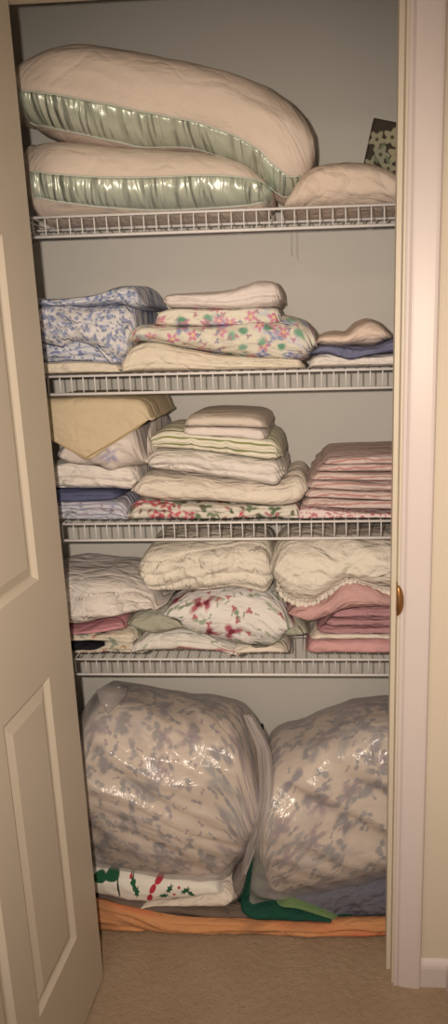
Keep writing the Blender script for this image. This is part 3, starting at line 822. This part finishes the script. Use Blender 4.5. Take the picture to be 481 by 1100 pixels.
fold('folded_sheets', 'white sheet with large red flowers spilling down the middle stack', 'bedding', 'redfl',
     [(172,658),(185,648),(200,642),(240,636),(280,638),(300,648),(312,662),(318,672)], [(172,664),(190,672),(198,682),(215,690),(240,698),(270,704),(290,704),(300,696),(308,684),(318,676)], 0.152, .44, G4, e=2.7, layers=1, seed=43, la=.003, wr=.008, wf=(7, 9), rx=.03)
fold('fitted_sheet', 'cream fitted sheet folded on top of the middle stack', 'bedding', 'ivory',
     [(146,612),(152,594),(165,587),(200,585),(250,585),(284,588),(292,600),(294,620)], [(146,622),(160,640),(180,642),(220,641),(250,638),(285,644),(294,636)], 0.152, .44, G4, e=3.2, layers=4, seed=44, la=.007, wr=.010, wf=(8, 14), lw=1.1, rx=.03)
fold('folded_cloth', 'rose pink cloth folded at the bottom of the right stack', 'bedding', 'rosepink',
     [(328,700),(332,688),(345,684),(420,684),(460,684)], [(328,712),(460,712)], 0.158, .42, G4, zmin=D4, layers=1, seed=45, la=.004, wr=.004, e=3.5)
fold('folded_cloth', 'white cloth folded between two pink cloths of the right stack', 'bedding', 'cream',
     [(332,684),(340,677),(380,676),(460,680)], [(332,688),(350,688),(400,687),(460,687)], 0.154, .41, G4, layers=1, seed=46, la=.003, wr=.003, e=3)
lab3 = ['mauve pink cloth folded just above the white one', 'mauve pink cloth in the middle of the right pink pile', 'mauve pink cloth directly under the cream fitted sheet at right']
for i, (xl, yb_, yt_) in enumerate(((340,680,670),(348,672,661),(352,664,648))):
    fold('folded_cloth', lab3[i], 'bedding', 'mauve', [(xl,yt_+4),(xl+10,yt_+1),(400,yt_),(460,yt_)], [(xl,yb_),(xl+12,yb_+1),(400,yb_+1),(460,yb_+2)],
         .156+.003*i, .41, 'mauve cloths', layers=2, seed=47+i, la=.005, wr=.004, e=3, wf=(9, 16))
fold('folded_cloth', 'dusty pink cloth slanting out from under the ruffled cream sheet', 'bedding', 'pink',
     [(308,658),(318,652),(345,645),(370,625),(390,625),(430,640)], [(308,661),(320,667),(332,672),(350,668),(370,661),(390,658),(430,656)], 0.150, .41, G4, e=2.8, layers=1, seed=50, la=.003, wr=.006, rx=.03)
fs, fb_ = fold('fitted_sheet', 'cream fitted sheet with a gathered edge on top of the right stack', 'bedding', 'ivory',
     [(289,604),(293,592),(302,585),(330,583),(380,583),(460,585)], [(289,612),(292,630),(302,646),(318,654),(335,655),(350,645),(362,636),(375,630),(390,634),(410,640),(460,646)], 0.142, .42, G4, e=2.8, layers=1, seed=51, la=.004, wr=.011, wf=(8, 9), rx=.05)
# gathered elastic edge
pts = []
for px, py in ((296,634),(304,645),(318,652),(334,653),(349,644),(361,635),(375,629),(390,633),(410,639),(428,641)):
    pts.append(at(px, py, .15))
V, F, U = [], [], []
path = []
for i in range(len(pts)-1):
    for k in range(14): path.append(pts[i].lerp(pts[i+1], k/14))
nl = len(path)
for i, q in enumerate(path):
    for k in range(6):
        ang = i*.9+2.2*nz(i*.13, 1)
        y = fb_.front_y(q.x, q.z+.010-k*.003) if True else 0
        V.append((q.x+.002*math.sin(ang*1.7), min(y, .185)-.004-.004*math.sin(ang)*(k/5)-.001*k, q.z+.012-k*.0042)); U.append((q.x, q.z+k*.004))
F = [(i*6+k, i*6+k+1, (i+1)*6+k+1, (i+1)*6+k) for i in range(nl-1) for k in range(5)]
rf = obj('ruffle', V, F, K['ivory'], fs, uvs={'uv': U})
md = rf.modifiers.new('s', 'SOLIDIFY'); md.thickness = .0015

# ---- closet floor
fold('throw', 'orange and brown throw lying flat along the front of the closet floor', 'throw', 'orange',
     [(84,966),(105,968),(150,978),(200,986),(260,988),(320,990),(380,989),(440,988)], [(84,1000),(105,1003),(150,1010),(200,1012),(260,1012),(320,1010),(380,1008),(440,1006)], .118, .165,
     None, zmin=.002, e=2.6, layers=2, seed=60, la=.005, wr=.006, wf=(5, 14), lw=1.0)
fold('blanket', 'taupe blanket folded between the orange throw and the cream cloth', 'blanket', 'brown',
     [(84,958),(130,962),(200,970),(260,974),(300,976),(340,984)], [(84,1010),(130,1010),(200,1010),(260,1010),(300,1010),(340,1010)], .150, .44, None, e=4, zmin=.002, layers=2, seed=61, la=.004, wr=.004)
gb, _b = fold('blanket', 'heathered grey blanket under the right bagged comforter', 'blanket', 'grey',
     [(262,966),(300,960),(340,952),(380,945),(440,938)], [(262,1010),(440,1010)], .165, .44, None, e=3.6, zmin=.002, layers=1, seed=62, la=.002, wr=.005)
fold('fleece_blanket', 'dark green fleece folded in a wedge before the grey blanket', 'blanket', 'green',
     [(258,970),(275,972),(295,972),(330,979),(362,986),(378,990)], [(258,986),(275,990),(300,991),(340,991),(378,992)], .135, .34, None, e=2.6, seed=63, wr=.004, rx=.03)
fold('fleece_blanket', 'thin lime green strip of fleece lying on the dark green fleece', 'blanket', 'lime',
     [(296,968),(312,966),(330,968),(350,976),(378,987)], [(296,972),(315,975),(335,981),(355,986),(378,990)], .150, .36, None, e=2.6, seed=64, wr=.002, rx=.03)
# holly tablecloth
def holly(t, uv, c):
    A = lambda px, py: (at(px, py, .15).x, at(px, py, .15).z)
    gr, rd = S(28, 96, 62), S(196, 34, 56)
    
    for q_ in ((92,946),(106,945),(119,944.5)):
        cx, cy = A(*q_); c = t.ellipse(c, uv, cx, cy, .020, .0115, 0, gr)
    cx, cy = A(127, 955); c = t.ellipse(c, uv, cx, cy, .0028, .030, .05, S(50, 60, 50))
    for (px, py), a_, l_ in (((143,951),1.9,.021),((147,958),1.5,.015),((176,962),.1,.012),((182,955),1.0,.012),((199,957),.7,.014),((205,960),2.4,.012)):
        cx, cy = A(px, py); c = t.ellipse(c, uv, cx, cy, l_, .0062, a_, gr, 7)
    for px, py in ((139,946),(187,961),(192,954)):
        cx, cy = A(px, py); c = t.ellipse(c, uv, cx, cy, .004, .004, 0, rd)
    for px, py, a_ in ((161,964,1.25),(164,955,1.05),(170,948,.65),(178,944,.25)):
        cx, cy = A(px, py); c = t.ellipse(c, uv, cx, cy, .014, .0075, a_, rd)
    return c
t_ = NT('holly_print_cotton'); xz = t_.uv('xz')
c_ = holly(t_, xz, S(238, 230, 214))
w_ = t_.noise(t_.map(xz, (14, 30, 1)), 1.0, 4)
M_holly = t_.finish(c_, .85, 0, t_.bump(w_.outputs['Fac'], .4, .01), .2)
fold('tablecloth', 'white tablecloth with green holly and a red ribbon print under the left bagged comforter', 'tablecloth', M_holly,
     [(84,930),(110,932),(150,936),(200,940),(232,946),(240,954)], [(84,962),(110,966),(140,973),(180,972),(210,966),(240,960)], .150, .43, None, e=3.4, seed=65, wr=.004)
fold('folded_cloth', 'cream cloth folded below the holly tablecloth', 'bedding', 'cream',
     [(140,974),(160,968),(200,962),(235,953),(250,956),(254,964)], [(140,976),(170,974),(210,974),(240,978),(254,972)], .146, .42, None, e=2.6, layers=1, seed=66, la=.002, wr=.003, rx=.03)
fold('fleece_blanket', 'dark green fleece wedged upright between the two bagged comforters', 'blanket', 'green',
     [(254,950),(262,925),(272,905),(282,900),(290,910)], [(254,980),(262,986),(275,988),(290,985)], .185, .43, None, e=3.2, seed=67, wr=.008, wf=(12, 8))
fold('folded_cloth', 'grey cloth with a red edge tucked beside the upright green fleece', 'bedding',
     cloth('grey_red_edge', (140, 128, 120), lambda t, uv, c: t.stripes(t.stripes(c, uv, .2, .035, S(206, 70, 70), axis=0, soft=60, off=.0), uv, .2, .02, S(230, 220, 205), axis=0, soft=60, off=.03)),
     [(236,958),(246,946),(256,928),(264,918),(268,926)], [(236,964),(250,976),(258,972),(266,950),(268,940)], .178, .42, None, e=3.0, seed=68, wr=.004)

# comforters in plastic bags
def film(name, s1):
    t = NT(name); uv = t.uv('xz')
    n = t.noise(t.map(uv, (1, .8, 1)), 16, 4, .55); n.inputs['Distortion'].default_value = 1.2
    n2 = t.noise(t.map(uv, (1, .45, 1), rot=.7), 42, 3, .6); n2.inputs['Distortion'].default_value = .8
    bp = t.bump(n.outputs['Fac'], .20, .030); bp = t.bump(n2.outputs['Fac'], .08, .008, bp)
    tr = t.new('ShaderNodeBsdfTransparent'); tr.inputs[0].default_value = (.97, .97, .97, 1)
    gl = t.new('ShaderNodeBsdfGlossy'); gl.inputs['Roughness'].default_value = .20; t.l.new(bp, gl.inputs['Normal'])
    df = t.new('ShaderNodeBsdfDiffuse'); df.inputs[0].default_value = S(236, 222, 214)
    m1 = t.new('ShaderNodeMixShader'); m1.inputs[0].default_value = s1; t.l.new(tr.outputs[0], m1.inputs[1]); t.l.new(df.outputs[0], m1.inputs[2])
    lw = t.new('ShaderNodeLayerWeight'); lw.inputs[0].default_value = .25; t.l.new(bp, lw.inputs['Normal'])
    m2 = t.new('ShaderNodeMixShader'); t.l.new(t.math('MULTIPLY_ADD', lw.outputs['Fresnel'], .4, .02), m2.inputs[0])
    t.l.new(m1.outputs[0], m2.inputs[1]); t.l.new(gl.outputs[0], m2.inputs[2])
    t.l.new(m2.outputs[0], t.out.inputs['Surface'])
    return t.m
M_film = film('clear_plastic_film', .28); M_film2 = film('bunched_plastic_film', .45)
def bagged(label, top, bot, y0, y1, ftop, fbot, seed, yt, **kw):
    b = Bolster(top, bot, y0, y1, e=3.2, rx=.06, ky=.40, kz=.97, yt=yt, yb=y0+.04, wr=.020, wf=(3.2, 3.4), seed=seed, step=.006, **kw)
    root = b.build('bagged_comforter', K['comf'])
    tag(root, label, 'comforter', 'comforters in plastic bags')
    f = Bolster(ftop, fbot, y0-.006, y1, e=3.2, rx=.06, ky=.40, kz=.97, yt=yt, yb=y0+.04, wr=.022, wf=(3.2, 3.4), seed=seed, step=.0045, out=.005)
    BOL.append((root, b))
    q = f.build('plastic_bag', M_film, root); q['label'] = 'clear crinkled plastic film'
    return root, b
LB, LBb = bagged('floral comforter in a clear plastic bag, the left of the two on the closet floor',
     [(92,800),(100,768),(112,744),(135,740),(180,747),(235,756),(258,764),(272,785),(282,810),(286,840)],
     [(92,900),(100,930),(112,938),(150,946),(200,949),(235,948),(258,925),(272,900),(282,885),(286,870)], .150, .45,
     [(92,796),(98,768),(105,742),(112,737),(120,734),(135,736),(180,745),(235,753),(258,759),(272,775),(283,800),(291,840)],
     [(92,905),(100,935),(112,942),(150,948),(200,951),(240,951),(260,928),(275,900),(285,880),(291,860)], 70, .35)
RB, RBb = bagged('floral comforter in a clear plastic bag, the right of the two on the closet floor',
     [(284,850),(286,815),(292,797),(320,783),(350,770),(385,760),(415,757),(440,762),(462,790)],
     [(278,930),(288,958),(300,966),(330,962),(370,955),(415,944),(440,935),(462,900)], .160, .45,
     [(270,930),(276,880),(282,822),(292,792),(320,779),(350,766),(385,756),(415,753),(440,757),(466,790)],
     [(270,978),(285,980),(300,976),(318,970),(345,966),(380,958),(415,948),(440,938),(466,900)], 71, .35)
# pointed film corner at the top left of the left bag and the bunched side seam
p0, p1 = at(101, 741, .2), at(122, 737, .24)
V = [tuple(at(103,741,.23)), tuple(at(116,735,.26)), tuple(at(138,736,.30)), tuple(at(134,748,.235)), tuple(at(116,768,.20)), tuple(at(108,756,.205))]
c = sum((Vector(v) for v in V), Vector())/6; c.y -= .004; V.append(tuple(c))
q = obj('bag_corner', V, [(i, (i+1) % 6, 6) for i in range(6)], M_film, LB, uvs={'xz': [(v[0], v[2]) for v in V]})
md = q.modifiers.new('s', 'SOLIDIFY'); md.thickness = .0008
V, U = [], []
seam = [(266,768,5),(276,786,7),(283,806,8),(286,830,8),(286,855,8),(282,878,8),(274,902,7),(266,925,5),(262,940,3)]
n = 60
for i in range(n+1):
    t = i/n*(len(seam)-1); k = min(int(t), len(seam)-2); f = t-k
    px, py, wd = [seam[k][j]*(1-f)+seam[k+1][j]*f for j in range(3)]
    for j in range(11):
        u = (j/10-.5)*2
        p = at(px+u*wd, py, .185-.030*(1-u*u))
        p.y += .006*math.sin(u*9+nz(i*.1, j*.2)*2); V.append(tuple(p)); U.append((p.x*3, p.z))
F = [(i*11+j, i*11+j+1, (i+1)*11+j+1, (i+1)*11+j) for i in range(n) for j in range(10)]
q = obj('gathered_seam', V, F, M_film2, LB, uvs={'xz': U}); q['label'] = 'whitish bunched film along the bag side'
# small dark peg visible between the bags
a = at(281, 781, .425)
V, F = lathe([(.004,0),(.004,.012),(.010,.013),(.010,.022),(.006,.025)], (a.x-.02, .425, a.z), (1, 0, 0), 12)
V2, F2 = tube((a.x-.02, .425, a.z), (a.x-.05, .445, a.z-.06), .004)
tag(obj('dark_peg', *join((V, F), (V2, F2)), cloth('dark_green_plastic', (30, 50, 40), rough=.4, wr=.02)), 'small dark green peg sticking up behind the left bagged comforter', 'peg')

# cloths settle on each other: the lower one gives way to the underside of what lies on it
for lo_, bl in BOL:
    for up_, bu in BOL:
        if up_ is lo_ or bu.x0 > bl.x1 or bl.x0 > bu.x1: continue
        xm = (max(bu.x0, bl.x0)+min(bu.x1, bl.x1))/2
        if bu.dims(xm)[0] <= bl.dims(xm)[0]: continue
        if min(bu.fb(xm)-bl.ft(xm), 0) < -.09: continue
        me = lo_.data; org = lo_.location; cache = {}
        for v in me.vertices:
            x = v.co.x+org.x
            if not (bu.x0 < x < bu.x1): continue
            y, z = v.co.y+org.y, v.co.z+org.z
            k = round(x, 4)
            if k not in cache: cache[k] = bu.dims(x)
            zc, H, yc, D = cache[k]
            q = abs(y-yc)/(D/2)
            if q >= 1: continue
            zu = zc-H/2*(1-q**bu.e)**(1/bu.e)
            c = z-zu+.001
            if c > 0 and z < zc+H/2:
                f = 1 if c < .03 else max(0, 1-(c-.03)/.03)
                v.co.z -= c*f
